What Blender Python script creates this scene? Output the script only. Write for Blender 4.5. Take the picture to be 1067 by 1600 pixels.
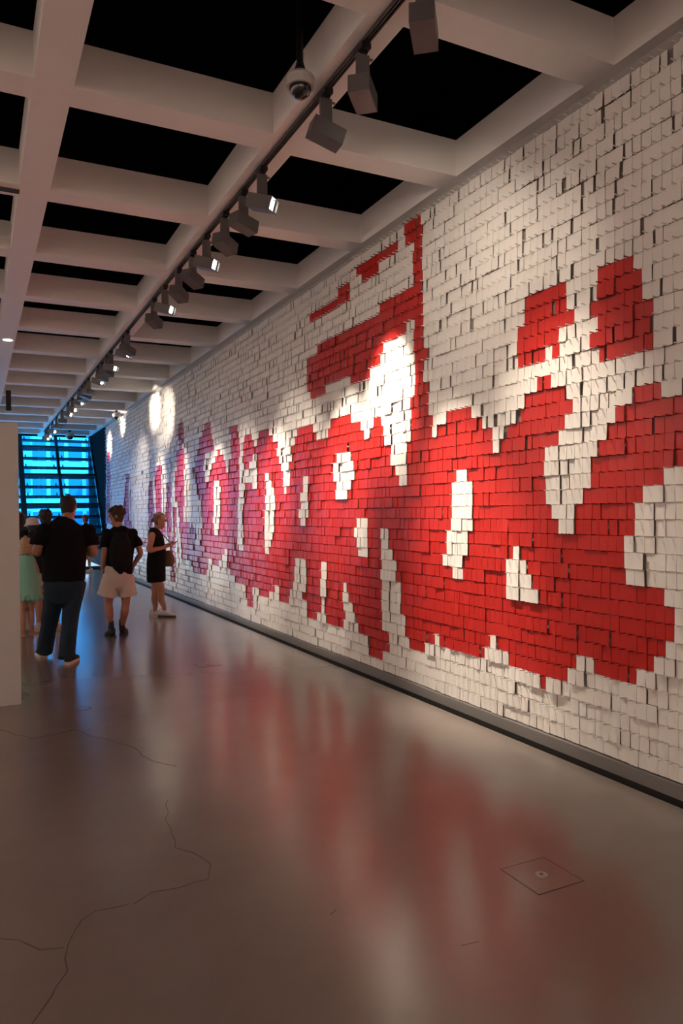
import bpy, bmesh, math, random
import numpy as np
from mathutils import Vector, Matrix, noise, Quaternion

sc = bpy.context.scene
for o in list(bpy.data.objects): bpy.data.objects.remove(o)
COL = sc.collection
rnd = random.Random(7)
D = math.radians

# ---------------------------------------------------------------- camera
FPX, YAW, PIT, ROL, HC = 1151.95, 0.461642559, -0.000463585, -0.0119923643, 1.565
cy, sy = math.cos(YAW), math.sin(YAW)
CF = Vector((sy*math.cos(PIT), cy*math.cos(PIT), math.sin(PIT)))
CR = Vector((cy, -sy, 0)); CU = CR.cross(CF)
c_, s_ = math.cos(ROL), math.sin(ROL)
CR, CU = CR*c_ + CU*s_, CU*c_ - CR*s_
EYE = Vector((0, 0, HC))
cam = bpy.data.cameras.new('camera'); camo = bpy.data.objects.new('camera', cam); COL.objects.link(camo)
cam.sensor_fit = 'HORIZONTAL'; cam.sensor_width = 36; cam.lens = FPX*36/1067
cam.clip_start = .05; cam.clip_end = 400
M = Matrix((CR, CU, -CF)).transposed().to_4x4(); M.translation = EYE
camo.matrix_world = M
sc.camera = camo

# ---------------------------------------------------------------- world, exposure
sc.view_settings.view_transform = 'Standard'; sc.view_settings.look = 'None'
sc.view_settings.gamma = 1; sc.view_settings.use_curve_mapping = False
sc.view_settings.exposure = 0.0
w = bpy.data.worlds.new('world'); sc.world = w; w.use_nodes = True
bg = w.node_tree.nodes['Background']
bg.inputs[0].default_value = (.62, .80, 1, 1); bg.inputs[1].default_value = 8.5
sun = bpy.data.lights.new('sun', 'SUN'); sun.energy = 12; sun.angle = .01; sun.color = (1, .96, .9)
suno = bpy.data.objects.new('sun', sun); COL.objects.link(suno); suno.rotation_euler = (math.radians(48), 0, math.radians(25))

# ---------------------------------------------------------------- helpers
def ray(u, v): return CF + CR*((u-533.5)/FPX) + CU*((800-v)/FPX)
def onX(u, v, X):
    d = ray(u, v); return EYE + d*(X/d.x)
def onZ(u, v, Z=0):
    d = ray(u, v); return EYE + d*((Z-HC)/d.z)
def onY(u, v, Y):
    d = ray(u, v); return EYE + d*(Y/d.y)

MATS = {}
def mat(name, color, rough=.6, metal=0, spec=.5, emit=None, es=0, noise_amt=0, noise_scale=20, bump=0, bump_scale=60, coat=0, sheen=0, sss=0):
    if name in MATS: return MATS[name]
    m = bpy.data.materials.new(name); m.use_nodes = True
    nt = m.node_tree; b = nt.nodes['Principled BSDF']
    b.inputs['Base Color'].default_value = (*color, 1)
    b.inputs['Roughness'].default_value = rough; b.inputs['Metallic'].default_value = metal
    b.inputs['Specular IOR Level'].default_value = spec
    if coat: b.inputs['Coat Weight'].default_value = coat; b.inputs['Coat Roughness'].default_value = .15
    if sheen: b.inputs['Sheen Weight'].default_value = sheen
    if emit: b.inputs['Emission Color'].default_value = (*emit, 1); b.inputs['Emission Strength'].default_value = es
    tc = nt.nodes.new('ShaderNodeTexCoord')
    if noise_amt:
        n = nt.nodes.new('ShaderNodeTexNoise'); n.inputs['Scale'].default_value = noise_scale; n.inputs['Detail'].default_value = 6
        nt.links.new(tc.outputs['Object'], n.inputs['Vector'])
        mx = nt.nodes.new('ShaderNodeMix'); mx.data_type = 'RGBA'
        mx.inputs[6].default_value = tuple(c*(1-noise_amt) for c in color)+(1,)
        mx.inputs[7].default_value = tuple(min(1, c*(1+noise_amt)) for c in color)+(1,)
        nt.links.new(n.outputs['Fac'], mx.inputs[0]); nt.links.new(mx.outputs[2], b.inputs['Base Color'])
    if bump:
        n2 = nt.nodes.new('ShaderNodeTexNoise'); n2.inputs['Scale'].default_value = bump_scale; n2.inputs['Detail'].default_value = 4
        nt.links.new(tc.outputs['Object'], n2.inputs['Vector'])
        bp = nt.nodes.new('ShaderNodeBump'); bp.inputs['Strength'].default_value = bump; bp.inputs['Distance'].default_value = .01
        nt.links.new(n2.outputs['Fac'], bp.inputs['Height']); nt.links.new(bp.outputs[0], b.inputs['Normal'])
    MATS[name] = m
    return m

def link(name, me, m=None, parent=None, **kw):
    o = bpy.data.objects.new(name, me); COL.objects.link(o)
    if m is not None and me is not None and not len(me.materials): me.materials.append(m)
    if parent is not None: o.parent = parent
    for k, v in kw.items(): o[k] = v
    return o
def thing(name, label, cat, loc=(0, 0, 0), rz=0, group=None):
    o = link(name, None); o.location = loc; o.rotation_euler = (0, 0, rz)
    o['label'] = label; o['category'] = cat
    if group: o['group'] = group
    o.empty_display_size = .1
    return o
def bm_mesh(name, bm, smooth=False):
    me = bpy.data.meshes.new(name); bm.normal_update(); bm.to_mesh(me); bm.free()
    if smooth:
        for p in me.polygons: p.use_smooth = True
    return me
def bx(bm, x0, x1, y0, y1, z0, z1, mtx=None):
    vs = [bm.verts.new((x, y, z)) for x in (x0, x1) for y in (y0, y1) for z in (z0, z1)]
    for f in ((0, 1, 3, 2), (4, 6, 7, 5), (0, 4, 5, 1), (2, 3, 7, 6), (0, 2, 6, 4), (1, 5, 7, 3)):
        bm.faces.new([vs[i] for i in f])
    if mtx is not None: bmesh.ops.transform(bm, matrix=mtx, verts=vs)
    return vs
def cyl(bm, p0, p1, r0, r1=None, n=12):
    r1 = r0 if r1 is None else r1
    p0, p1 = Vector(p0), Vector(p1); t = (p1-p0).normalized()
    a = Vector((1, 0, 0)) if abs(t.x) < .8 else Vector((0, 1, 0))
    x = t.cross(a).normalized(); y = t.cross(x)
    A = [bm.verts.new(p0+(x*math.cos(2*math.pi*i/n)+y*math.sin(2*math.pi*i/n))*r0) for i in range(n)]
    B = [bm.verts.new(p1+(x*math.cos(2*math.pi*i/n)+y*math.sin(2*math.pi*i/n))*r1) for i in range(n)]
    for i in range(n): bm.faces.new((A[i], B[i], B[(i+1) % n], A[(i+1) % n]))
    bm.faces.new(A); bm.faces.new(B[::-1])
def box(name, dims, m, parent=None, bevel=0, **kw):
    bm = bmesh.new(); bx(bm, *dims)
    if bevel: bmesh.ops.bevel(bm, geom=bm.edges[:], offset=bevel, segments=2, affect='EDGES')
    bmesh.ops.recalc_face_normals(bm, faces=bm.faces[:])
    return link(name, bm_mesh(name, bm), m, parent, **kw)

# ---------------------------------------------------------------- materials
M_ceil = mat('ceiling_paint', (.84, .80, .77), .75, noise_amt=.02, noise_scale=8)
M_void = mat('ceiling_void', (.0012, .0012, .0014), .95, spec=.02)
M_wall = mat('wall_paint', (.78, .74, .70), .7)
M_base = mat('plinth_paint', (.40, .38, .36), .28)
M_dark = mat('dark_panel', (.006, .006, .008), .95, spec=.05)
M_gap = mat('shadow_gap', (.012, .010, .009), .8)
M_white = mat('white_card', (.80, .765, .715), .33, spec=.5, noise_amt=.035, noise_scale=3.3)
M_red = mat('red_card', (.50, .020, .015), .33, spec=.5, noise_amt=.06, noise_scale=3.3)
M_peg = mat('white_peg', (.72, .69, .65), .4)
M_track = mat('track_metal', (.05, .045, .04), .5)
M_head = mat('lamp_housing', (.13, .12, .118), .45, metal=.3)
M_black = mat('black_plastic', (.01, .01, .01), .4)
M_lens = mat('lamp_lens', (1, 1, 1), .3, emit=(1, .93, .82), es=14)
M_refl = mat('lamp_reflector', (.75, .75, .78), .2, metal=1)
M_frame = mat('window_frame', (.012, .03, .045), .4)

# floor: polished resin
def floor_mat():
    m = bpy.data.materials.new('polished_floor'); m.use_nodes = True
    nt = m.node_tree; b = nt.nodes['Principled BSDF']; L = nt.links.new
    tc = nt.nodes.new('ShaderNodeTexCoord')
    n = nt.nodes.new('ShaderNodeTexNoise'); n.inputs['Scale'].default_value = .8; n.inputs['Detail'].default_value = 8; n.inputs['Roughness'].default_value = .6
    L(tc.outputs['Object'], n.inputs['Vector'])
    cr = nt.nodes.new('ShaderNodeValToRGB')
    cr.color_ramp.elements[0].position = .3; cr.color_ramp.elements[0].color = (.215, .175, .15, 1)
    cr.color_ramp.elements[1].position = .72; cr.color_ramp.elements[1].color = (.275, .23, .20, 1)
    L(n.outputs['Fac'], cr.inputs[0]); L(cr.outputs[0], b.inputs['Base Color'])
    n2 = nt.nodes.new('ShaderNodeTexNoise'); n2.inputs['Scale'].default_value = 2.2; n2.inputs['Detail'].default_value = 7
    L(tc.outputs['Object'], n2.inputs['Vector'])
    mr = nt.nodes.new('ShaderNodeMapRange'); mr.inputs[3].default_value = .19; mr.inputs[4].default_value = .25
    L(n2.outputs['Fac'], mr.inputs[0]); L(mr.outputs[0], b.inputs['Roughness'])
    b.inputs['Specular IOR Level'].default_value = .6; b.inputs['IOR'].default_value = 1.5
    b.inputs['Coat Weight'].default_value = .4; b.inputs['Coat Roughness'].default_value = .2
    n3 = nt.nodes.new('ShaderNodeTexNoise'); n3.inputs['Scale'].default_value = 5; n3.inputs['Detail'].default_value = 2
    L(tc.outputs['Object'], n3.inputs['Vector'])
    bp = nt.nodes.new('ShaderNodeBump'); bp.inputs['Strength'].default_value = .05; bp.inputs['Distance'].default_value = .01
    L(n3.outputs['Fac'], bp.inputs['Height']); L(bp.outputs[0], b.inputs['Normal'])
    return m
M_floor = floor_mat()

def glass_mat(nm, col):
    m = bpy.data.materials.new(nm); m.use_nodes = True
    nt = m.node_tree; nt.nodes.clear(); L = nt.links.new
    out = nt.nodes.new('ShaderNodeOutputMaterial')
    t = nt.nodes.new('ShaderNodeBsdfTransparent'); t.inputs[0].default_value = col
    g = nt.nodes.new('ShaderNodeBsdfGlossy'); g.inputs['Roughness'].default_value = .02
    mx = nt.nodes.new('ShaderNodeMixShader'); mx.inputs[0].default_value = .06
    L(t.outputs[0], mx.inputs[1]); L(g.outputs[0], mx.inputs[2]); L(mx.outputs[0], out.inputs[0])
    return m
M_glass = glass_mat('tinted_glass', (.14, .62, .92, 1)); M_glass2 = glass_mat('clear_glass', (.80, .93, 1, 1))

# ---------------------------------------------------------------- room shell
ZC = 4.165; ZH = 4.445; YB0 = 3.14585; PY = 1.57842; WY = .2396; XA = .34284; PX = 1.5213; WX = .2255
XW = 3.47; YE = 22.05; SL = 1.147
X0, Y0 = -6.6, -5.2
bm = bmesh.new(); bx(bm, X0-.2, 3.275, Y0-.2, 22.2, -.2, 0)
fl = link('floor', bm_mesh('floor', bm), M_floor, kind='structure')
# recessed dark channel between the floor and the wall
bm = bmesh.new(); bx(bm, 3.276, 3.75, Y0, YE, -.2, -.055); bx(bm, 3.36, 3.75, Y0, YE, -.055, -.0005)
link('trim_1', bm_mesh('trim_1', bm), M_gap, kind='structure')
bm = bmesh.new(); bx(bm, XW, 3.75, Y0-.2, 21.98, 0, ZH)
wr = link('wall_right', bm_mesh('wall_right', bm), M_base, kind='structure')
box('baseboard_right', (3.36, XW, Y0, 21.98, 0, .076), mat('skirting_paint', (.20, .185, .175), .4), kind='structure')
box('wall_left', (X0-.2, X0, Y0-.2, 26.4, -.2, ZH+.6), M_wall, kind='structure')
box('wall_back', (X0, XW, Y0-.2, Y0, -.2, ZH+.6), M_wall, kind='structure')

# ceiling : black void above an open grid of painted beams
ce = box('ceiling', (X0-.2, 3.75, Y0-.2, 26.2, ZH+.45, ZH+.6), M_void, kind='structure')
bm = bmesh.new()
bx(bm, X0-.2, 3.75, 26.0, 26.2, ZC, ZH+.45); bx(bm, 3.40, 3.75, Y0-.2, 26.0, ZH+.001, ZH+.45); bx(bm, X0, X0+.03, Y0-.2, 26.0, ZH+.001, ZH+.45)
link('void_side', bm_mesh('void_side', bm), M_void, ce)
xs = [XA + PX*k for k in range(-4, 3)]
ys = [YB0 + PY*j for j in range(-5, 15)]
for x in xs:
    x1 = x+WX if x < 3 else XW
    box('beam', (x, x1, Y0, 26.0, ZC, ZH), M_ceil, ce)
cm = {}
ends = [X0] + xs
for y in ys:
    for k, x in enumerate(xs):
        a = X0 if k == 0 else xs[k-1]+WX
        key = round(x-a, 3)
        if key not in cm:
            b2 = bmesh.new(); bx(b2, 0, x-a, 0, WY, -.0005, ZH-ZC-.002); cm[key] = bm_mesh('cross_beam', b2); cm[key].materials.append(M_ceil)
        o = link('cross_beam', cm[key], None, ce); o.location = (a, y, ZC+.001)

mull0 = 2.38-1.08*4
# far end : glazing leaning outwards, dark cheek wall beside it
def gp(x, z, off=0):      # point in the leaning glass plane, off = distance outwards
    n = Vector((0, 1, -1/SL)).normalized()
    return Vector((x, YE + z/SL, z)) + n*off
bm = bmesh.new()
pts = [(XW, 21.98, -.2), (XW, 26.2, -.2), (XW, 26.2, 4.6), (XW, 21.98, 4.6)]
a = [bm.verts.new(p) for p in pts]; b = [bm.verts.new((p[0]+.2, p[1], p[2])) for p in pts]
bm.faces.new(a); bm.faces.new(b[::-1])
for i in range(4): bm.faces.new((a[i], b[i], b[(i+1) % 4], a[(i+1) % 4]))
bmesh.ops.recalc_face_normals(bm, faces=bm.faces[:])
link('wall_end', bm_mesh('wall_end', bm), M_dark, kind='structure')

box('wall_far', (X0, mull0-.05, 21.98, 22.2, 0, ZC), M_wall, kind='structure')
win = link('window_1', None, kind='structure')
ZT = 4.15
mull = [2.38+1.08*k for k in range(-4, 2)]
def slab(bm, x0, x1, z0, z1, o0, o1):
    c = [gp(x, z, o) for x in (x0, x1) for z in (z0, z1) for o in (o0, o1)]
    vs = [bm.verts.new(p) for p in c]
    for f in ((0, 1, 3, 2), (4, 6, 7, 5), (0, 4, 5, 1), (2, 3, 7, 6), (0, 2, 6, 4), (1, 5, 7, 3)): bm.faces.new([vs[i] for i in f])
def piece(name, m, parent, *args):
    bm = bmesh.new(); slab(bm, *args); bmesh.ops.recalc_face_normals(bm, faces=bm.faces[:])
    return link(name, bm_mesh(name, bm), m, parent)
for x in mull:
    wd = .075 if abs(x-1.3) < .01 else .045
    piece('mullion', M_frame, win, x-wd, x+wd if x < 3.4 else XW-.001, 0, ZT+.2, -.06, .10)
trans = [0.03, .94, 1.87, 2.80, 3.73]
for z in trans:
    piece('transom', M_frame, win, mull[0], XW-.002, z-.028, z+.028, -.05, .05)
for i in range(len(mull)-1):
    for z0, z1 in zip(trans, trans[1:]+[ZT+.1]):
        piece('pane', M_glass if z0 > .5 else M_glass2, win, mull[i]+.04, mull[i+1]-.04, z0+.02, z1-.02, -.006, .006)
zl = 4.10
while zl > .6:
    for i in range(0, len(mull)-1):
        piece('louvre_blade', M_frame, win, mull[i]+.02, mull[i+1]-.02, zl-.018, zl+.018, .13, .22)
        for dx in (.13, .95):
            piece('blade_clip', M_frame, win, mull[i]+dx, mull[i]+dx+.035, zl-.03, zl+.085, .12, .16)
    zl -= .3105
# lower sill
box('trim_2', (X0, XW, 21.98, 22.12, 0, .03), M_frame, kind='structure')

# ---------------------------------------------------------------- card wall
XF = 3.39; CW = .0667; RH = .0945; ZB = 2.258-23*RH; NR = 42; YC0 = 2.757
crops = dict(A=(900,560,6.389),B=(900,740,6.389),C=(900,920,6.389),D=(780,560,7.62),E=(780,380,7.62),F=(900,380,6.389),
 G=(740,700,5.335),H=(740,880,5.335),I=(620,560,5.928),J=(600,720,5.928),K=(560,880,5.335),L=(440,480,5.335),M=(440,640,5.335),
 N=(430,820,5.335),O=(340,640,7.62),Q=(340,780,7.62),R=(240,640,8.892),T=(240,760,8.892),V=(160,680,10.67),X=(160,780,8.892),Y=(440,320,4.104))
def poly(s):
    out = []
    for seg in s.split(';'):
        t = seg.split(); x0, y0, k = crops[t[0]]
        for i in range(1, len(t), 2):
            p = onX(x0+float(t[i])/k, y0+float(t[i+1])/k, XF); out.append((p.y, p.z))
    return np.array(out)
RED, WHT = 1, 0
layers = [
 (RED, poly("A 1200 350 1067 370 890 395 890 230 600 280 600 450 420 480 415 640 335 655 335 820 245 828 245 985 165 990 165 1145;"
  "G 990 85 990 340 920 340 920 465 850 465 850 715 765 715 765 595 650 590 650 470 605 470 605 110 640 105 640 30;"
  "D 555 1230 610 1225 610 1060 700 1040 700 870 820 840 820 665 905 650 905 490 820 500 820 335 640 370 640 195 450 235 450 400 320 430 320 590 240 615 240 770 90 800 90 950 25 965;"
  "I 968 750 968 871 905 880 905 650 805 655 805 550 705 560 705 455 475 495 475 605 380 625 380 730 335 735 335 535 295 545 290 345 285 230 265 205 265 100 275 30;"
  "Y 940 1130 935 970 920 900 905 840 905 500 905 70 800 110 800 250 855 245 855 525 630 640 630 700 235 890 235 960 165 980 160 1040 165 1190 190 1200 190 1240 285 1210 285 1165 310 1140 440 1100 440 1150 570 1115 570 1060 630 1025 630 950 660 940 660 880 805 820 805 750 860 740 860 1000;"
  "I 170 30 170 160 175 350 140 355 150 465 150 560 140 575 135 665 135 775 105 785 105 880 105 990;"
  "M 1050 635 1005 640 1005 560 975 545 970 475 930 465 920 310 880 300 870 225 850 220 850 145 825 145 825 65 770 70 770 155 745 160 745 240 690 250 680 180 660 180 660 105 580 110 580 50 415 85 415 155 390 165 385 240 280 255 280 200 260 200 260 135 130 155 130 225 110 235 105 295 95 370 90 440 75 515 70 645 50 650 50 705 30 705 20 575 15 460 0 450;"
  "O 785 745 785 655 760 650 755 570 735 565 730 485 715 480 710 400 665 395 665 320 620 320 620 240 500 270 500 350 480 370 475 450 435 450 430 380 415 380 415 305 315 325 310 400 305 470 300 560 325 640 330 715 410 705 410 635 430 630 430 540 475 530 480 950 425 950 425 880 355 885 350 960 335 970 335 1130 315 1135;"
  "Q 320 100 320 620 260 620 260 150;O 265 1130 270 740 270 430 255 350 245 345 245 200 145 210 145 280 165 285 165 590 155 600 150 745 125 740 120 620 75 610 75 550 45 560 40 490;"
  "R 935 570 890 575 885 640 860 650 855 700 835 710 830 840 800 850 785 930 780 1000 735 1005 720 860 715 700 725 605 755 600 835 580 835 505 845 430 825 430 825 345 805 330 800 195 700 215 700 300 670 320 670 400 635 420 635 560 620 570 615 640 600 650 600 720 590 735 590 800 560 810 565 880 600 890 595 960 595 1040 615 1060;"
  "T 625 60 640 190 670 200 680 380 685 520 680 680 665 750 655 830 620 830 615 750 610 660 595 590 510 580 510 510 430 510 430 440 435 300 440 170 440 0;"
  "R 440 1000 435 700 435 570 405 490 430 420 430 350 415 200 355 205 345 350 335 420 365 500 365 550 325 590 325 800 310 880 305 1000 300 1080;"
  "T 300 0 300 160 325 210 325 310 185 305 180 400 205 520 200 570 205 720 240 745 240 800 250 940 250 1310 315 1330 320 1200 325 1030 410 1035 530 1045 530 1110 610 1195 680 1215 755 1230 760 1170 785 1080 780 1020 830 1020 835 1095 889 1117;"
  "Q 40 800 40 740 75 665 100 600 125 600 130 820 155 830 160 910 215 915 220 1000 350 1030 355 1270 445 1295 445 1065 495 1065 495 1150 620 1180 620 1105 685 1105 685 1040 730 1040 735 1215 875 1250;"
  "N 135 600 150 540 165 480 180 420 170 355 170 285 265 290 265 560 240 565 245 635 265 640 270 715 270 770 365 795 365 740 405 740 395 310 430 310 430 745 450 755 450 830 595 870 595 805 615 800 615 730 585 720 580 490 615 485 615 565 640 570 645 650 655 655 660 740 695 745 695 825 720 830 720 920 780 930 780 1010 805 1015 805 1105 920 1140 925 1065 960 1070 955 905 920 890 915 720 890 715 890 630 915 625 905 290 905 120 890 110 890 30 950 30 950 200 975 205 975 290 1015 295 1015 470 1045 480 1045 740;"
  "K 385 430 390 620 425 640 430 710 560 745 565 665 635 670 635 590 680 590 680 690;"
  "H 0 765 90 795 95 690 140 700 140 595 220 600 220 720 290 740 295 850 555 930 555 1045 625 1060 625 940 800 985 805 870 865 885 865 760 1005 785;"
  "C 185 680 185 845 360 885 500 920 620 950 620 790 815 825 815 665 915 680 915 520 1015 525 1015 190 890 180 890 30;"
  "B 890 1140 510 1110 510 800 515 635 600 625 600 285 700 280 700 110 890 110;A 890 1080 1200 1060")),
 (RED, poly("E 320 650 400 615 550 565 560 545 810 460 810 640 860 780 870 965 755 1000 750 1150 720 1200 720 1370 640 1390 630 1250 570 1260 565 1400 245 1480 240 1010 320 990")),
 (RED, poly("F 235 250 540 120 540 270 650 255 645 560 780 560 780 1055 245 1175 245 1040 155 1040 155 900 245 880 245 750 145 740 145 600 235 570")),
 (RED, poly("Y 180 700 265 655 345 610 370 540 480 480 480 410 650 280 690 280 745 245 745 300 690 330 625 350 625 430 440 510 440 600 350 640 260 700 180 750")),
 # paler shapes inside the red
 (WHT, poly("R 870 990 935 990 940 1100 945 1245;T 945 0 935 400 920 600 905 620 900 690 860 690 855 520 840 500 855 0")),
 (WHT, poly("O 590 760 630 760 640 840 655 850 680 1000 695 1010 700 1130;Q 695 60 690 410 670 410 670 480 640 480 655 550 630 580 630 660 580 660 570 400 585 60;O 595 930")),
 (WHT, poly("M 190 555 220 555 220 690 240 690 240 870 235 900 215 905 215 970 170 975 170 910 150 905 150 835 175 835 175 690 190 690")),
 (WHT, poly("M 460 370 585 350 590 425 610 430 610 590 585 595 580 670 565 675 560 750 460 750 460 600 440 605 440 450 460 445")),
 (WHT, poly("M 645 905 718 905 720 990;N 770 30 775 110 780 270 705 265 705 110 675 100 670 30 690 20;M 645 980")),
 (WHT, poly("J 675 80 775 80 775 185 830 190 830 650 780 650 780 880 735 880 735 1000;K 875 50 870 135 790 130 790 40 715 30;J 555 975 555 865 590 860 580 640 625 640 625 200 675 190")),
 (WHT, poly("G 320 810 380 810 380 925 430 930 430 1010;H 430 85 495 90 495 210 550 210 550 335 285 300 280 90;G 275 1010 275 925 320 925")),
 (WHT, poly("T 335 215 355 220 365 500 375 600 385 790 400 800 405 1032 322 1030 322 740 330 400")),
 (WHT, poly("T 262 0 290 0 285 300 280 500 280 700 262 700 255 400 265 300;R 290 1040 265 1040")),
 # narrow columns of red at the far end
 (RED, poly("V 915 540 990 525 1000 850 1005 1000 1000 1494;T 130 0 120 400 135 500 180 505 205 720 150 725 100 600;V 900 1494 905 1000 890 850 890 620")),
 (RED, poly("V 800 790 855 790 870 1000 865 1494 830 1494 780 1494 790 900")),
 (RED, poly("R 200 1030 255 1030 262 1245;T 262 0 260 300 190 310 190 100")),
 (RED, poly("V 400 680 455 675 462 1040 465 1420;X 415 320 430 430 440 520 480 540 620 555 660 400 645 0 740 0 735 180 700 420 690 640 640 670 540 650 480 600 380 520 310 360 310 0;V 385 1060 390 800")),
 (RED, poly("V 85 310 135 310 140 800 150 1494 80 1494 80 700")),
]
# thin white slits between the columns on the left
layers.append((WHT, poly("X 515 300 625 180 640 540 520 530")))
nc0 = int(math.floor((0.4-YC0)/CW)); nc1 = int(math.floor((21.93-YC0)/CW))
cols = np.arange(nc0, nc1); rows = np.arange(NR)
YY = YC0+(cols+.5)*CW; ZZ = ZB+(rows+.5)*RH
gy, gz = np.meshgrid(YY, ZZ, indexing='ij')
redm = np.zeros(gy.shape, bool)
for val, P in layers:
    inside = np.zeros(gy.shape, bool); n = len(P)
    for i in range(n):
        x1, y1 = P[i]; x2, y2 = P[(i+1) % n]
        if y1 == y2: continue
        c = ((y1 > gz) != (y2 > gz)) & (gy < (x2-x1)*(gz-y1)/(y2-y1)+x1)
        inside ^= c
    redm[inside] = bool(val)
# single red cards lost in the white field
for (u, v) in [(307, 656), (377, 624)]:
    p = onX(u, v, XF); redm[int((p.y-YC0)//CW)-nc0, int((p.z-ZB)//RH)] = True
# white cards that show through the upper red shapes
for s in ["F 200 500", "F 205 800", "E 605 1330"]:
    t = s.split(); x0, y0, k = crops[t[0]]; p = onX(x0+float(t[1])/k, y0+float(t[2])/k, XF)
    redm[int((p.y-YC0)//CW)-nc0, int((p.z-ZB)//RH)] = False

mural = thing('card_mural', 'long wall mural of red and white cards hung on pegs, red dripping shapes on white', 'mural', (XW, 12, 0))
mloc = Vector(mural.location)
nprng = np.random.RandomState(5)
cube = np.array([(x, y, z) for x in (0, 1) for y in (-.5, .5) for z in (-1, 0)], float)
# cut lower corners slightly : eight-sided card outline, thin
ol = np.array([(-.5, -.96), (-.46, -1), (.46, -1), (.5, -.96), (.5, 0), (-.5, 0)], float)
nO = len(ol)
def card_unit():
    v = [(0., a, b) for a, b in ol]+[(1., a, b) for a, b in ol]
    f = [tuple(range(nO)), tuple(range(2*nO-1, nO-1, -1))]+[(i, i+nO, (i+1) % nO+nO, (i+1) % nO) for i in range(nO)]
    return np.array(v), f
CV, CFc = card_unit()
TH, HCARD, WCARD = .004, .0922, .0650
info = []
for j in range(NR):
    run = 0; off = 0
    for i in range(len(cols)):
        if run <= 0:
            run = rnd.choice([1, 1, 2, 2, 3, 4, 6]); off = rnd.choice([0, 0, 0, .003, .007, .012, .018])
        run -= 1
        r = bool(redm[i, j]); y = YY[i]; zt = ZB+(j+1)*RH-.003
        x = XF - off*.8 - abs(rnd.gauss(0, .0014)); wd = WCARD; ang = rnd.gauss(0, 1.3); tilt = rnd.gauss(1.0, 1.3)
        hi = j > 19
        q = rnd.random()
        near_red = False
        if not r:
            a0, a1 = max(0, i-2), min(len(cols), i+3); nr_ = redm[a0:a1, j].mean()
            near_red = nr_ > .15 and j < 24
            if near_red: x -= .014
        if hi and q < .07: x += rnd.uniform(.004, .009); ang += rnd.uniform(-6, 6)
        elif hi and q < (.26 if not r else .14): wd *= rnd.uniform(.58, .86); y += rnd.choice([-1, 1])*(WCARD-wd)/2
        elif not hi and q < .02: x += rnd.uniform(.004, .008)
        elif not hi and q < .07: wd *= rnd.uniform(.88, .95); y -= (WCARD-wd)/2
        info.append((r, x, y, zt, wd, D(ang), D(tilt), i, j))
def card_verts(t):
    r, x, y, zt, wd, ang, tilt, i, j = t
    v = CV*np.array([TH, wd, HCARD])
    v[:, 0] += -v[:, 2]*math.tan(tilt)*-1
    ca, sa = math.cos(ang), math.sin(ang)
    X = v[:, 0]*ca - v[:, 1]*sa; Yv = v[:, 0]*sa + v[:, 1]*ca
    return np.stack([X+x-mloc.x, Yv+y-mloc.y, v[:, 2]+zt-mloc.z], 1)
for isred, nm, mt in ((False, 'white_card', M_white), (True, 'red_card', M_red)):
    L = [t for t in info if t[0] == isred]
    L.sort(key=lambda t: (t[2] < 2.72, t[2]))           # those nearest the camera and inside the frame first
    single, rest = L[:300], L[300:]
    shared = bpy.data.meshes.new(nm); shared.from_pydata([tuple(p) for p in CV*np.array([TH, WCARD, HCARD])], [], CFc); shared.materials.append(mt)
    for t in single:
        o = link(nm, shared, None, mural)
        o.location = (t[1]-mloc.x, t[2]-mloc.y, t[3]-mloc.z)
        o.rotation_euler = (0, -t[6]*-1, t[5]); o.scale = (1, t[4]/WCARD, 1)
    V = np.concatenate([card_verts(t) for t in rest]); nV = len(CV)
    Fs = []
    for k in range(len(rest)):
        Fs += [tuple(a+k*nV for a in f) for f in CFc]
    me = bpy.data.meshes.new(nm+'s'); me.from_pydata(V.tolist(), [], Fs); me.materials.append(mt); me.update()
    link(nm+'s', me, None, mural, kind='stuff')
box('added_backing', (3.408-XW, -.0018, nc0*CW+YC0-mloc.y, 21.93-mloc.y, ZB+.012, ZB+NR*RH-.004), mat('backing', (.30, .255, .22), .7), mural)  # board added behind the cards to catch light, so open slots read brown
# pegs, one per card : a thin square pin running out of the wall past the card
M_rpeg = mat('red_peg', (.22, .008, .008), .45)
for isred, nm, mt in ((False, 'white_pegs', M_peg), (True, 'red_pegs', M_rpeg)):
    V = []; Fs = []; k = 0
    for t in info:
        if t[0] != isred or rnd.random() < .04: continue
        y = t[2]+rnd.gauss(0, .0015); z = t[3]-.004+rnd.gauss(0, .0008); x1 = XF-.042-rnd.random()*.006-(.012 if t[1] < XF-.012 else 0); r = .0027; up = .006; dy = rnd.gauss(0, .0015)
        b = [(XW-.0015, y-r, z-r), (XW-.0015, y+r, z-r), (XW-.0015, y+r, z+r), (XW-.0015, y-r, z+r), (x1, y-r+dy, z-r+up), (x1, y+r+dy, z-r+up), (x1, y+r+dy, z+r+up), (x1, y-r+dy, z+r+up)]
        V += [(p[0]-mloc.x, p[1]-mloc.y, p[2]-mloc.z) for p in b]
        Fs += [tuple(a+k for a in f) for f in ((0, 1, 5, 4), (1, 2, 6, 5), (2, 3, 7, 6), (3, 0, 4, 7), (4, 5, 6, 7))]; k += 8
    me = bpy.data.meshes.new(nm); me.from_pydata(V, [], Fs); me.materials.append(mt); me.update()
    link(nm, me, None, mural, kind='stuff')

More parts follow.
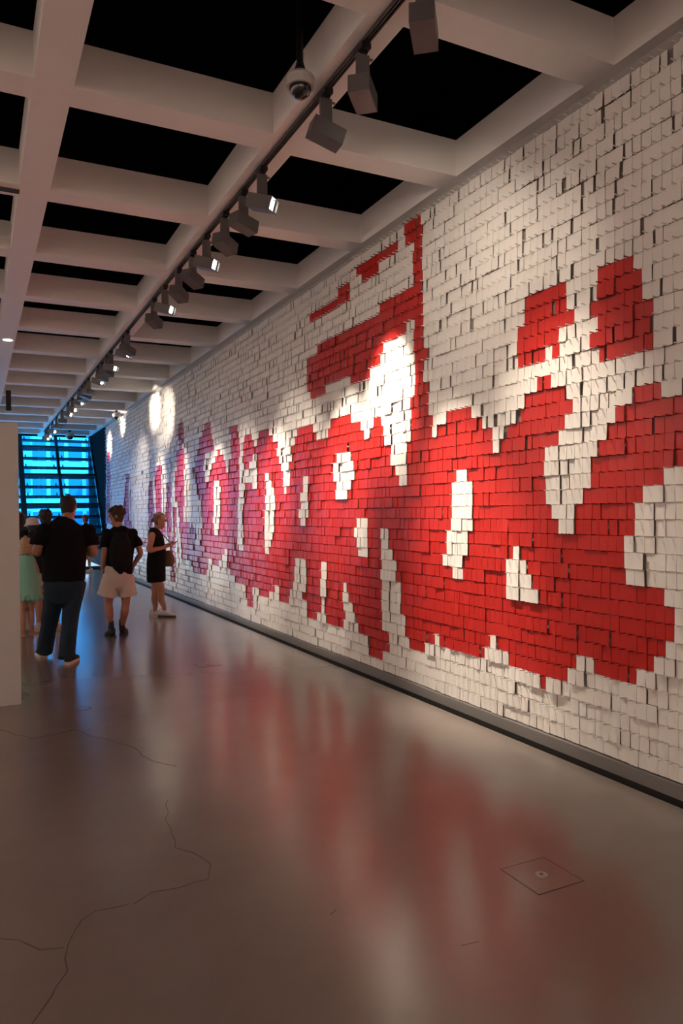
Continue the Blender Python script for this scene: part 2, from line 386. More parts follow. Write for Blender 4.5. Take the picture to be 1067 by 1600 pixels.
# ---------------------------------------------------------------- lighting track and spotlights
tr = thing('lighting_track', 'long dark slotted lighting track fixed under the ceiling beam', 'track', (1.955, 10, ZC))
bm = bmesh.new()
for x0, x1, z0 in ((-.022, -.015, -.022), (-.003, .003, -.018), (.015, .022, -.022)): bx(bm, x0, x1, -14, 14.6, z0, 0)
link('rails', bm_mesh('rails', bm), M_track, tr)
bm = bmesh.new(); bx(bm, -.02, .02, -14, 14.6, -.006, 0); link('channel', bm_mesh('channel', bm), mat('channel_paint', (.25, .21, .19), .6), tr)
t2 = thing('lighting_track', 'short dark track crossing the ceiling at the left edge of the view', 'track', (0, 6.42, ZC))
bm = bmesh.new()
for y0, y1, z0 in ((-.022, -.014, -.02), (-.003, .003, -.016), (.014, .022, -.02)): bx(bm, -2.4, .348, y0, y1, z0, 0)
link('rails', bm_mesh('rails', bm), M_track, t2)

def point_light(name, loc, tgt, energy, size, blend, color=(1, .86, .70), r=.016):
    ld = bpy.data.lights.new(name, 'SPOT'); ld.energy = energy; ld.spot_size = D(size); ld.spot_blend = blend
    ld.color = color; ld.shadow_soft_size = r
    lo = bpy.data.objects.new(name, ld); COL.objects.link(lo); lo.location = loc
    d = Vector(tgt)-Vector(loc); lo.rotation_euler = d.to_track_quat('-Z', 'Y').to_euler()
    return lo
def spotlight(Y, tgt, label, energy=0, size=45, stem=.155, yawed=0, on=True, group=None, blend=1, turn=0):
    """track lamp: adapter, flat stem, box housing with an asymmetric reflector and a lit window"""
    t = thing('track_spotlight', label, 'spotlight', (1.955, Y, ZC-.022), 0, group)
    bm = bmesh.new(); bx(bm, -.028, .028, -.05, .05, -.03, 0); bx(bm, -.02, .02, -.025, .025, -.045, -.03)
    link('adapter', bm_mesh('adapter', bm), M_black, t)
    R0 = Matrix.Rotation(turn, 4, 'Z')
    bm = bmesh.new(); bx(bm, -.038, .038, -.012, .012, -.045-stem, -.045, R0); bx(bm, .038, .062, -.006, .006, -.065, -.055, R0)
    link('stem', bm_mesh('stem', bm), M_head, t)
    piv = Vector((0, 0, -.055-stem)); wp = Vector(t.location)+piv
    d = (Vector(tgt)-wp).normalized()
    db = Vector((.62, -.72, -.30)).normalized() if Vector(tgt).x < XF-.01 else Vector((d.x, d.y+.15, d.z*.22)).normalized()
    q = db.to_track_quat('Y', 'Z'); piv2 = piv - Vector((0, 0, .05)); H = Matrix.Translation(piv2) @ q.to_matrix().to_4x4()
    # housing: open box along +Y
    W, Hh, Ln = .060, .050, .105
    bm = bmesh.new()
    bx(bm, -W, W, -Ln, Ln*.2, -Hh, Hh, H)
    for a in ((-W, -W+.006, Ln*.2, Ln, -Hh, Hh), (W-.006, W, Ln*.2, Ln, -Hh, Hh), (-W, W, Ln*.2, Ln, Hh-.006, Hh), (-W, W, Ln*.2, Ln, -Hh, -Hh+.006)):
        bx(bm, *a, H)
    ho = link('housing', bm_mesh('housing', bm), M_head, t)
    bm = bmesh.new(); bx(bm, -W+.012, W-.012, Ln*.2, Ln*.55, -Hh+.010, -Hh+.022, H); bx(bm, -W+.012, -W+.022, Ln*.2, Ln*.75, -Hh+.01, Hh-.01, H)
    link('reflector', bm_mesh('reflector', bm), M_refl, t)
    bm = bmesh.new(); bx(bm, -W+.022, W-.012, Ln*.52, Ln*.6, -Hh*.45, Hh-.010, H)
    link('lens', bm_mesh('lens', bm), M_lens if on else M_refl, t)
    if energy:
        p = wp - Vector((0, 0, .05)) + db*(Ln+.01)
        point_light('spot_beam', p, tgt, energy, size, blend)
    return t
EK = 3.7
# (track Y, target (X,Y,Z), energy, cone, on)
W_ = XF
SP = [
 (2.98, (W_, 4.4, 2.6), 18, 80, 'bulky housing seen from below at the top edge of the photo'),
 (3.60, (W_, 4.9, 3.3), 10, 80, 'second lamp from the near end, grey box turned level with no bright face showing'),
 (4.08, (W_, 3.55, 1.80), 66, 46, 'lamp beside the dome camera with a thin sliver of bright lens'),
 (5.20, (W_-.2, 4.72, 1.50), 230, 38, 'large lamp with a bright square face below the second coffer'),
 (5.63, (W_, 5.80, 2.60), 230, 35, 'lamp tucked just behind the large bright faced one, pale back cap showing'),
 (6.12, (W_, 6.72, 1.90), 230, 36, 'unlit looking lamp held sideways next to the third cross beam'),
 (6.68, (W_-.4, 5.2, 1.2), 32, 60, 'bright faced lamp, second lit face along the track'),
 (7.17, (W_, 7.75, 1.6), 50, 46, 'dark bodied lamp right behind the second lit face'),
 (7.72, (W_, 8.85, 1.60), 240, 36, 'flat looking lamp with dark round shadow over it'),
 (8.35, (W_-.3, 8.0, 2.2), 35, 60, 'bright faced lamp, third lit face along the track'),
 (8.92, (W_, 10.0, 1.6), 50, 46, 'lamp whose back cap catches blue window light'),
 (10.65, (W_, 11.15, 1.7), 190, 36, 'lamp half hidden by the fourth lit face'),
 (10.94, (W_-.5, 9.8, 2.0), 40, 60, 'wide tilted lamp with a long glowing face'),
 (12.05, (W_-.4, 11.4, 2.2), 35, 55, 'small lit lamp at the head of the far cluster'),
 (12.42, (W_, 13.4, 1.85), 150, 36, 'lamp hanging just behind the cluster head'),
 (12.98, (W_, 14.4, 3.45), 110, 42, 'lamp in the far cluster turned up to the wall top'),
 (13.39, (W_-.6, 12.6, 1.2), 30, 50, 'lit lamp low in the far cluster with teal edge'),
 (14.60, (W_, 15.4, 3.75), 150, 40, 'pale boxy lamp past the teal edged one'),
 (15.05, (W_, 15.0, 2.0), 130, 38, 'lamp showing a plain grey side in the far cluster'),
 (15.52, (W_, 17.0, 2.4), 55, 50, 'plain grey lamp before the last dense group'),
 (16.03, (W_-.5, 15.0, 1.5), 30, 50, 'lamp with small bright window in the last dense group'),
 (17.2, (W_-.4, 16.2, 1.5), 30, 50, 'lamp with broad bright face in the last dense group'),
 (18.0, (W_-.4, 17.0, 1.5), 30, 50, 'upright lamp with square bright face in the last dense group'),
 (19.33, (W_, 19.2, 3.9), 150, 38, 'dull lamp after the square bright face'),
 (20.65, (W_, 21.2, 3.5), 150, 36, 'fourth lamp from the window end'),
 (21.83, (W_-.5, 20.6, 1.5), 15, 50, 'lamp close to the window with slanted bright face'),
 (23.15, (W_-.7, 21.4, 1.0), 0, 50, 'lamp nearest the window with a white face'),
 (23.9, (W_-.3, 22.6, 1.0), 0, 50, 'dark last lamp of the track hanging before the glass'),
]
for Y, tg, en, sz, lb in SP:
    spotlight(Y, tg, lb, en*EK, sz)

# downlight in the left beam
dl = thing('recessed_downlight', 'small round downlight glowing in the wide left ceiling beam', 'light', (.464, 11.9, ZC))
bm = bmesh.new(); cyl(bm, (0, 0, -.012), (0, 0, .0), .085, .09, 20); link('rim', bm_mesh('rim', bm), M_ceil, dl)
bm = bmesh.new(); cyl(bm, (0, 0, -.016), (0, 0, -.0125), .065, .065, 20); link('lens', bm_mesh('lens', bm), mat('downlight_lens', (1, 1, 1), .3, emit=(.75, .9, 1), es=6), dl)

# ---------------------------------------------------------------- added fill lights, out of view, to brighten the ceiling and floor
def area(name, loc, sx, sy_, energy, color, rot=(0, 0, 0)):
    ld = bpy.data.lights.new(name, 'AREA'); ld.shape = 'RECTANGLE'; ld.size = sx; ld.size_y = sy_; ld.energy = energy; ld.color = color
    o = bpy.data.objects.new(name, ld); COL.objects.link(o); o.location = loc; o.rotation_euler = rot; return o
# added fills aimed at the unseen left and back walls, for bounce light
area('bounce_fill', (-5.4, 3, 4.1), .5, 12, 330, (1, .80, .70), (0, D(50), 0))
area('bounce_fill', (-5.4, 14, 4.1), .5, 10, 240, (1, .82, .74), (0, D(50), 0))
area('bounce_fill', (-1, -4.0, 4.1), 8, .5, 210, (1, .78, .68), (D(-50), 0, 0))

# ---------------------------------------------------------------- partition, desk, floor details
M_part = mat('partition_paint', (.56, .54, .52), .55, noise_amt=.015, noise_scale=2)
p0 = onZ(33.5, 1100.5)
pt = thing('partition_wall', 'white free-standing partition at the left edge, lower than the ceiling', 'partition', (p0.x-1.3, p0.y+.11, 0))
box('panel', (-1.3, 1.3, -.11, .11, 0, 2.335), M_part, pt, bevel=.004)
ds = thing('display_desk', 'plain light grey display desk behind the girl in the mint dress', 'desk', (.05, 11.25, 0))
M_desk = mat('desk_paint', (.50, .48, .46), .5)
box('body', (-.85, .66, -.32, .32, .0, .76), M_desk, ds, bevel=.005)
box('desktop', (-.88, .69, -.35, .35, .76, .79), M_desk, ds, bevel=.004)
box('screen', (-.5, .5, -.2, .2, .791, .80), mat('desk_screen', (.02, .05, .06), .2, emit=(.25, .75, .85), es=1.2), ds)

M_crack = mat('crack_filler', (.13, .108, .092), .22)
def ribbon(name, pts, w_, m, parent, z=.0012, label=None):
    bm = bmesh.new(); P = []
    for i in range(len(pts)-1):
        a, b = Vector(pts[i]), Vector(pts[i+1]); n = max(1, int((b-a).length/.06))
        for k in range(n): P.append(a.lerp(b, k/n)+Vector((rnd.gauss(0, .006), rnd.gauss(0, .006))))
    P.append(Vector(pts[-1]))
    prev = None
    for i, p in enumerate(P):
        t = (P[min(i+1, len(P)-1)]-P[max(i-1, 0)]).normalized(); nn = Vector((-t.y, t.x)); ww = w_*rnd.uniform(.5, 1.2)/2
        cur = [bm.verts.new((p.x+nn.x*ww, p.y+nn.y*ww, z)), bm.verts.new((p.x-nn.x*ww, p.y-nn.y*ww, z)), bm.verts.new((p.x-nn.x*ww, p.y-nn.y*ww, z-.001)), bm.verts.new((p.x+nn.x*ww, p.y+nn.y*ww, z-.001))]
        if prev:
            for q in range(4): bm.faces.new((prev[q], prev[(q+1) % 4], cur[(q+1) % 4], cur[q]))
        prev = cur
    bmesh.ops.recalc_face_normals(bm, faces=bm.faces[:])
    return link(name, bm_mesh(name, bm), m, parent)
def fp(*uv): return [onZ(uv[i], uv[i+1]).xy for i in range(0, len(uv), 2)]
ribbon('crack', fp(0, 1140, 25, 1148, 50, 1154, 85, 1148, 121, 1139, 140, 1150, 175, 1158, 205, 1167, 235, 1188, 275, 1197), .008, M_crack, fl)
ribbon('crack', fp(262, 1250, 260, 1280, 268, 1293, 276, 1325, 300, 1333, 328, 1350, 326, 1374, 280, 1385, 238, 1396, 208, 1413), .005, M_crack, fl)
ribbon('crack', fp(208, 1413, 150, 1424, 125, 1440, 105, 1478, 100, 1520, 75, 1560, 50, 1600), .005, M_crack, fl)
ribbon('crack', fp(0, 1466, 35, 1468, 62, 1480, 100, 1481), .006, M_crack, fl)
ribbon('crack', fp(515, 1427, 525, 1421), .004, M_crack, fl)
ribbon('crack', fp(720, 1480, 748, 1471), .003, M_crack, fl)

def floor_hatch(cx, cy_, s, label, cap=True):
    t = thing('floor_hatch', label, 'floor hatch', (cx, cy_, .0005))
    h = s/2; g = .004
    for nm, d in (('frame', (-h, h, -h, -h+g)), ('frame', (-h, h, h-g, h)), ('frame', (-h, -h+g, -h, h)), ('frame', (h-g, h, -h, h))):
        box(nm, (*d, 0, .0015), M_crack, t)
    box('cover', (-h+g, h-g, -h+g, h-g, 0, .001), M_floor, t)
    if cap:
        bm = bmesh.new(); cyl(bm, (0, 0, .001), (0, 0, .005), .027, .025, 28); link('cap', bm_mesh('cap', bm), mat('hatch_cap', (.42, .38, .34), .35), t)
        bm = bmesh.new(); cyl(bm, (0, 0, .005), (0, 0, .006), .008, .007, 16); link('cap_key', bm_mesh('cap_key', bm), M_crack, t)
    return t
floor_hatch(2.153, 2.45, .245, 'square floor hatch with a pale round cap near the right wall')
floor_hatch(2.145, 7.47, .235, 'faint square floor hatch farther down the corridor, left of the wall foot', True)
for (u, v, lb) in [(131, 1107, 'small round floor marking left of the corridor centre'), (72, 1071, 'small round floor marking near the right shoe of the man')]:
    p = onZ(u, v); t = thing('floor_marker', lb, 'floor marker', (p.x, p.y, .0005))
    bm = bmesh.new(); cyl(bm, (0, 0, 0), (0, 0, .0012), .055, .055, 28); link('ring', bm_mesh('ring', bm), M_crack, t)
    bm = bmesh.new(); cyl(bm, (0, 0, .0012), (0, 0, .002), .048, .047, 28); link('cover', bm_mesh('cover', bm), M_floor, t)

# ---------------------------------------------------------------- dome cameras
def dome(loc, r, label, pole=.3):
    t = thing('dome_camera', label, 'security camera', loc)
    bm = bmesh.new()
    cyl(bm, (0, 0, -.2*r), (0, 0, .55*r), r*1.12, r*1.2, 28); cyl(bm, (0, 0, .55*r), (0, 0, 1.0*r), r*1.2, r*.7, 28)
    o = link('housing', bm_mesh('housing', bm, False), mat('camera_shell', (.50, .46, .44), .4), t)
    bm = bmesh.new(); bmesh.ops.create_uvsphere(bm, u_segments=24, v_segments=12, radius=r*.93)
    bmesh.ops.translate(bm, vec=(0, 0, -.22*r), verts=bm.verts[:])
    link('dome', bm_mesh('dome', bm, True), mat('camera_dome', (.006, .005, .005), .06, coat=1), t)
    bm = bmesh.new(); cyl(bm, (0, 0, r), (0, 0, r+pole), r*.28, r*.28, 14); cyl(bm, (0, 0, r+.02), (0, 0, r+.06), r*.45, r*.3, 14)
    link('bracket', bm_mesh('bracket', bm), M_black, t)
    return t
cpos = onY(469, 133, 3.98); dome(cpos, .072, 'dark dome camera in a white housing hanging inside the near coffer', ZH+.4485-cpos.z-.072)
cpos = onY(182, 650, 19.05); dome(cpos, .085, 'small white dome camera hanging near the top of the mural', ZC-.0005-cpos.z-.085)
cpos = onY(109, 681, 24.2); dome(cpos, .11, 'dark dome camera hanging in front of the window', ZC-.0005-cpos.z-.11)
hk = thing('hanging_sign', 'small black sign hanging under the ceiling above the left partition', 'sign', (0, 0, 0))
hp = onZ(13, 610, ZC); hk.location = (hp.x, hp.y, ZC)
box('plate', (-.05, .05, -.02, .02, -.42, -.0), M_black, hk, bevel=.004)

# ---------------------------------------------------------------- outside: pavement and city blocks beyond the glass
M_pave = mat('paving', (.55, .56, .58), .8, noise_amt=.1, noise_scale=1)
box('ground_outside', (-60, 90, 27, 150, -6.2, -6), M_pave, kind='structure')
box('terrace', (-8, 12, 22.2, 48, -.25, -.02), mat('terrace_stone', (.88, .88, .87), .8), kind='structure')
bcol = [(.55, .60, .65), (.30, .36, .42), (.72, .74, .76), (.42, .46, .52), (.62, .55, .58)]
specs = [  # x0,x1,y0,y1,h , floors, cols, colour, lit look
 (-14, -1.0, 60, 74, 13, 7, 6, 2, 'wide pale office block seen through the left panes'),
 (0.2, 3.4, 52, 62, 10.5, 6, 3, 1, 'narrow grey-blue block straight behind the middle mullion'),
 (3.9, 9.2, 62, 75, 16, 8, 4, 2, 'tall pale block through the right panes'),
 (9.8, 22, 56, 70, 8, 5, 6, 4, 'low pinkish block at the right of the window view'),
 (-30, -15, 56, 72, 20, 9, 6, 3, 'tall grey block far to the left beyond the glass'),
]
M_bglass = mat('block_glass', (.03, .17, .30), .4, spec=.8)
for (x0, x1, y0, y1, h, nf, ncl, ci, lb) in specs:
    t = thing('building', lb, 'building', ((x0+x1)/2, (y0+y1)/2, -6))
    wx, wy = (x1-x0)/2, (y1-y0)/2; H = h+6
    m = mat('facade_%s' % 'abcde'[specs.index((x0, x1, y0, y1, h, nf, ncl, ci, lb))], bcol[ci], .7)
    box('body', (-wx, wx, -wy, wy, 0, H), m, t)
    box('roof_edge', (-wx-.15, wx+.15, -wy-.15, wy+.15, H, H+.4), mat('roof_edge', (.7, .7, .7), .7), t)
    fh = H/nf; cw = 2*wx/ncl
    for a in range(nf):
        for b in range(ncl):
            box('window', (-wx+b*cw+cw*.12, -wx+(b+1)*cw-cw*.12, -wy-.06, -wy+.02, a*fh+fh*.3, a*fh+fh*.85), M_bglass, t)
# ---------------------------------------------------------------- people
def tube(bm, pts, rad, side=(1, 0, 0), n=14, cap=1):
    """closed tube: pts centres, rad = r or (a,b) per point; a along side"""
    P = [Vector(p) for p in pts]; side = Vector(side); rings = []
    m = len(P); R_ = [(r, r) if not isinstance(r, (tuple, list)) else r for r in rad]
    def fr(i):
        t = (P[min(i+1, m-1)]-P[max(i-1, 0)]).normalized()
        x = side - t*side.dot(t)
        if x.length < .05: x = Vector((0, 1, 0)) - t*t.y
        x.normalize(); return t, x, t.cross(x)
    def ring(c, x, y, a, b):
        rings.append([bm.verts.new(c+x*(a*math.cos(2*math.pi*k/n))+y*(b*math.sin(2*math.pi*k/n))) for k in range(n)])
    t, x, y = fr(0); a, b = R_[0]; e = min(a, b)
    ring(P[0]-t*e*.85*cap, x, y, a*.45, b*.45); ring(P[0]-t*e*.5*cap, x, y, a*(.85 if cap > .5 else .97), b*(.85 if cap > .5 else .97))
    for i in range(m):
        t, x, y = fr(i); ring(P[i], x, y, *R_[i])
    t, x, y = fr(m-1); a, b = R_[-1]; e = min(a, b)
    ring(P[-1]+t*e*.5*cap, x, y, a*(.85 if cap > .5 else .97), b*(.85 if cap > .5 else .97)); ring(P[-1]+t*e*.85*cap, x, y, a*.45, b*.45)
    for i in range(len(rings)-1):
        A, B = rings[i], rings[i+1]
        for k in range(n): bm.faces.new((A[k], A[(k+1) % n], B[(k+1) % n], B[k]))
    bm.faces.new(rings[0][::-1]); bm.faces.new(rings[-1])
def spl(pts, rad, k=4):
    """smooth resample (Catmull-Rom) of centre line and radii"""
    P = [Vector(p) for p in pts]; R_ = [Vector((r, r)) if not isinstance(r, (tuple, list)) else Vector(r) for r in rad]
    oP, oR = [], []
    def cr(a, b, c, d, t): return .5*((2*b)+(c-a)*t+(2*a-5*b+4*c-d)*t*t+(3*b-a-3*c+d)*t**3)
    for i in range(len(P)-1):
        i0, i3 = max(i-1, 0), min(i+2, len(P)-1)
        for j in range(k):
            t = j/k; oP.append(cr(P[i0], P[i], P[i+1], P[i3], t)); q = R_[i].lerp(R_[i+1], t); oR.append((q.x, q.y))
    oP.append(P[-1]); oR.append(tuple(R_[-1])); return oP, oR
def ell(bm, c, r, mtx=None):
    g = bmesh.ops.create_uvsphere(bm, u_segments=14, v_segments=9, radius=1)['verts']
    M_ = Matrix.Translation(Vector(c)) @ (mtx.to_4x4() if mtx is not None else Matrix.Identity(4)) @ Matrix.Diagonal((*r, 1))
    bmesh.ops.transform(bm, matrix=M_, verts=g)
def fuse(name, bm, voxel, m, parent, smooth=3, wr=0, wscale=9, cuts=()):
    bmesh.ops.recalc_face_normals(bm, faces=bm.faces[:])
    me = bpy.data.meshes.new(name+'_src'); bm.to_mesh(me); bm.free()
    o = bpy.data.objects.new(name+'_src', me); COL.objects.link(o)
    r = o.modifiers.new('r', 'REMESH'); r.mode = 'VOXEL'; r.voxel_size = voxel
    s = o.modifiers.new('s', 'SMOOTH'); s.iterations = smooth; s.factor = .5
    bpy.context.view_layer.update()
    dg = bpy.context.evaluated_depsgraph_get()
    out = bpy.data.meshes.new_from_object(o.evaluated_get(dg)); out.name = name
    bpy.data.objects.remove(o)
    if wr:
        b2 = bmesh.new(); b2.from_mesh(out); b2.normal_update()
        for v in b2.verts:
            q = Vector((v.co.x*wscale*1.6, v.co.y*wscale*1.6, v.co.z*wscale*.8))
            v.co += v.normal*(noise.noise(q)*wr + noise.noise(q*2.3)*wr*.4)
        b2.to_mesh(out); b2.free()
    for p in out.polygons: p.use_smooth = True
    out.materials.clear(); out.materials.append(m)
    return link(name, out, None, parent)

def hand(bm, w, d, palm_n, side, s=1, curl=.5):
    """w wrist, d hand direction, palm_n palm normal (fingers curl to it), side = thumb side"""
    w, d, palm_n, side = Vector(w), Vector(d).normalized(), Vector(palm_n).normalized(), Vector(side).normalized()
    pc = w+d*.05*s
    tube(bm, [w, w+d*.03*s, w+d*.085*s], [(.024*s, .02*s), (.036*s, .016*s), (.040*s, .013*s)], side, 10)
    for k, (off, L, r) in enumerate(((.030, .072, .0085), (.010, .080, .009), (-.010, .074, .0085), (-.029, .058, .0075))):
        b = w+d*.085*s+side*off*s; dd = d.copy(); P = [b-d*.015*s, b]; a = curl*(.7+.1*k)
        for seg, f in enumerate((.45, .32, .23)):
            dd = (d*math.cos(a*(seg+.6))+palm_n*math.sin(a*(seg+.6))); P.append(P[-1]+dd*L*f*s)
        tube(bm, P, [r*s*1.05, r*s*1.05, r*s, r*s*.95, r*s*.8], side, 8)
    b = w+d*.025*s+side*.026*s; t1 = (side*.75+d*.6+palm_n*.25).normalized(); t2 = (side*.35+d*.8+palm_n*.45).normalized()
    tube(bm, [b, b+t1*.035*s, b+t1*.035*s+t2*.045*s], [.013*s, .011*s, .008*s], palm_n, 8)

def head_rings(s, wid=1):
    z = (0, .08, .2, .35, .5, .65, .8, .92, 1.0)
    a = (.026, .044, .057, .065, .073, .077, .072, .052, .02); b = (.03, .048, .066, .082, .093, .098, .092, .07, .03); cyy = (.042, .036, .022, .008, 0, -.004, -.006, -.008, -.01)
    hh = .235*s
    return [Vector((0, c*s, (zz-.5)*hh)) for zz, c in zip(z, cyy)], [(x*s*wid, y*s) for x, y in zip(a, b)]
def add_head(bm, c, rot, s):
    P, R_ = head_rings(s); P, R_ = spl(P, R_, 3)
    t = bmesh.new(); tube(t, P, R_, (1, 0, 0), 20)
    hh = .235*s
    ell(t, (0, .098*s, -.02*hh), (.011*s, .018*s, .012*s)); tube(t, [(0, .088*s, .12*hh), (0, .102*s, -.02*hh)], [.008*s, .012*s], (1, 0, 0), 8)
    for sd in (-1, 1):
        ell(t, (sd*.074*s, -.008*s, .0), (.010*s, .020*s, .032*s))
        ell(t, (sd*.030*s, .080*s, .115*hh), (.020*s, .010*s, .006*s))
        ell(t, (sd*.035*s, .068*s, -.08*hh), (.022*s, .018*s, .018*s))
    ell(t, (0, .086*s, -.23*hh), (.024*s, .010*s, .007*s)); ell(t, (0, .076*s, -.40*hh), (.020*s, .014*s, .016*s))
    M_ = Matrix.Translation(Vector(c)) @ rot.to_matrix().to_4x4()
    bmesh.ops.transform(t, matrix=M_, verts=t.verts[:])
    me = bpy.data.meshes.new('t'); t.to_mesh(me); t.free(); bm.from_mesh(me); bpy.data.meshes.remove(me)
def head_add_eyes(parent, c, rot, s):
    hh = .235*s
    M_ = Matrix.Translation(Vector(c)) @ rot.to_matrix().to_4x4()
    for sd in (-1, 1):
        bm = bmesh.new(); ell(bm, (sd*.030*s, .083*s, .04*hh), (.012*s, .008*s, .006*s)); bmesh.ops.transform(bm, matrix=M_, verts=bm.verts[:])
        link('eye', bm_mesh('eye', bm, True), mat('eye', (.03, .02, .015), .2), parent)

def rotq(yaw=0, pitch=0, roll=0):
    return Matrix.Rotation(D(yaw), 3, 'Z').to_quaternion() @ Matrix.Rotation(D(pitch), 3, 'X').to_quaternion() @ Matrix.Rotation(D(roll), 3, 'Y').to_quaternion()

def skin_mat(nm, c): return mat(nm, c, .5, noise_amt=.05, noise_scale=15, spec=.4)
SK1 = skin_mat('skin_tan', (.42, .20, .13)); SK2 = skin_mat('skin_fair', (.52, .29, .20)); SK3 = skin_mat('skin_rosy', (.47, .23, .16))
M_tee = mat('black_cotton', (.006, .006, .008), .9, spec=.15, bump=.2, bump_scale=200)
M_jean = mat('blue_denim', (.020, .040, .060), .85, spec=.2, noise_amt=.25, noise_scale=6, bump=.2, bump_scale=180)
M_shorts = mat('beige_cotton', (.62, .52, .46), .85, spec=.2, bump=.15, bump_scale=120)
M_mint = mat('mint_cotton', (.30, .66, .50), .85, spec=.2, bump=.15, bump_scale=120)
M_sole = mat('pale_sole', (.6, .56, .5), .6); M_shoe_b = mat('black_shoe', (.012, .012, .014), .6); M_shoe_w = mat('white_shoe', (.68, .66, .62), .6)
HB = mat('brown_hair', (.055, .025, .012), .6, noise_amt=.5, noise_scale=60, bump=.8, bump_scale=120)
HD = mat('dark_hair', (.022, .012, .008), .55, noise_amt=.5, noise_scale=60, bump=.8, bump_scale=120)
HM = mat('short_dark_hair', (.022, .011, .008), .6, noise_amt=.4, noise_scale=60, bump=.6, bump_scale=160)
HG = mat('blond_hair', (.52, .36, .21), .55, noise_amt=.4, noise_scale=40, bump=.9, bump_scale=100)
HW = mat('ash_blond_hair', (.16, .085, .045), .55, noise_amt=.4, noise_scale=40, bump=.8, bump_scale=100)

def shoe(parent, heel, toe, m, sole, s=1, high=.075):
    """one sneaker between two ground points"""
    heel, toe = Vector((*heel, 0)), Vector((*toe, 0)); d = (toe-heel).normalized(); L = .27*s; sd = Vector((d.y, -d.x, 0))
    bm = bmesh.new()
    P = [heel+d*L*f+Vector((0, 0, z)) for f, z in ((.08, .055), (.25, .062), (.45, .052), (.7, .040), (.92, .032))]
    tube(bm, *spl(P, [(.034*s, .048*s), (.037*s, .052*s), (.041*s, .042*s), (.047*s, .030*s), (.036*s, .020*s)], 3), side=sd, n=14)
    tube(bm, [heel+d*L*.14+Vector((0, 0, .06)), heel+d*L*.14+Vector((0, 0, high+.02))], [(.036*s, .038*s), (.038*s, .040*s)], sd, 12)
    o = fuse('shoe', bm, .007, m, parent, 2)
    bm = bmesh.new()
    out = [(-.0, .8), (.15, 1), (.4, .95), (.7, 1.15), (.9, .9), (1.0, .4)]
    top = []; 
    pts = [heel+d*L*(f*1.02-.01)+sd*.043*s*w_ for f, w_ in out]+[heel+d*L*(f*1.02-.01)-sd*.043*s*w_ for f, w_ in out[::-1]]
    a = [bm.verts.new(p) for p in pts]; b = [bm.verts.new(p+Vector((0, 0, .026))) for p in pts]
    bm.faces.new(a); bm.faces.new(b[::-1])
    for i in range(len(a)): bm.faces.new((a[i], b[i], b[(i+1) % len(a)], a[(i+1) % len(a)]))
    bmesh.ops.recalc_face_normals(bm, faces=bm.faces[:])
    link('sole', bm_mesh('sole', bm), sole, o)
    return o

def locframe(origin, rz):
    M_ = Matrix.Translation(Vector(origin)) @ Matrix.Rotation(rz, 4, 'Z'); I = M_.inverted()
    return lambda p: I @ Vector(p)
def pw(u, v, Y): return onY(u, v, Y)

# ------------------------------ man in black t-shirt and jeans, seen from behind
o = Vector((.80, 8.5, 0)); rz = D(-6)
man = thing('person', 'large man from behind in black t-shirt and blue jeans, black sneakers', 'person', o, rz)
L_ = locframe(o, rz)
def lp(u, v, dy=0): return L_(pw(u, v, 8.5)) + Vector((0, dy, 0))
fl_l, fl_r = Vector((-.150, .27)), Vector((.075, -.22))
hd = lp(107.5, 792); hrot = rotq(-22, -4); hc = hd+Vector((0, .02, 0))
shL, shR = lp(68, 829), lp(137, 829); elL, elR = lp(57, 862, -.02), lp(146, 864, -.02)
wrL, wrR = elL+Vector((.14, .23, .04)), elR+Vector((-.16, .23, .04))
hipL, hipR = lp(87, 915), lp(117, 915); knL, knR = Vector((-.075, .10, .49)), Vector((.125, -.02, .50))
anL, anR = Vector((fl_l.x, fl_l.y, .09)), Vector((fl_r.x, fl_r.y, .09))
nk = lp(104, 815)
bm = bmesh.new()
add_head(bm, hc, hrot, 1.04)
tube(bm, [nk+Vector((0, -.02, -.04)), hc+Vector((0, -.02, -.07))], [.068, .062])
tube(bm, *spl([lp(101, 905), lp(101, 880), lp(101, 855), lp(101, 832), nk+Vector((0, 0, -.03))], [(.17, .13), (.18, .14), (.185, .13), (.17, .10), (.06, .06)]))
for sh, el, wr_, sd in ((shL, elL, wrL, 1), (shR, elR, wrR, -1)):
    tube(bm, *spl([sh, sh.lerp(el, .5), el, el.lerp(wr_, .35), wr_], [.062, .056, .048, .047, .029]))
    hand(bm, wr_, Vector((sd*.35, .9, .1)), (sd*.6, 0, -.6), (0, 0, 1), 1.05, .6)
for hp_, kn, an in ((hipL, knL, anL), (hipR, knR, anR)):
    tube(bm, *spl([hp_, kn, an], [.085, .060, .042]))
    tube(bm, [an+Vector((0, -.03, -.05)), an+Vector((0, .13, -.06))], [.03, .025])
fuse('body', bm, .0085, SK1, man, 2)
# shirt
bm = bmesh.new()
tube(bm, *spl([lp(99.5, 906), lp(99.5, 893), lp(100, 870), lp(101, 848), lp(101.5, 832), lp(102.5, 818), lp(104.5, 809)],
     [(.222, .165), (.225, .172), (.232, .175), (.228, .155), (.222, .125), (.155, .095), (.072, .072)]), n=24, cap=.12)
for sh, el, k in ((shL, elL, .62), (shR, elR, .60)):
    tube(bm, *spl([sh+Vector((math.copysign(.06, -el.x), 0, -.02)), sh.lerp(el, .35), sh.lerp(el, k)], [.08, .092, .094]), cap=.3); ell(bm, sh+Vector((0, 0, .0)), (.088, .085, .078))
tee = fuse('t_shirt', bm, .0095, M_tee, man, 3, .009, 6)
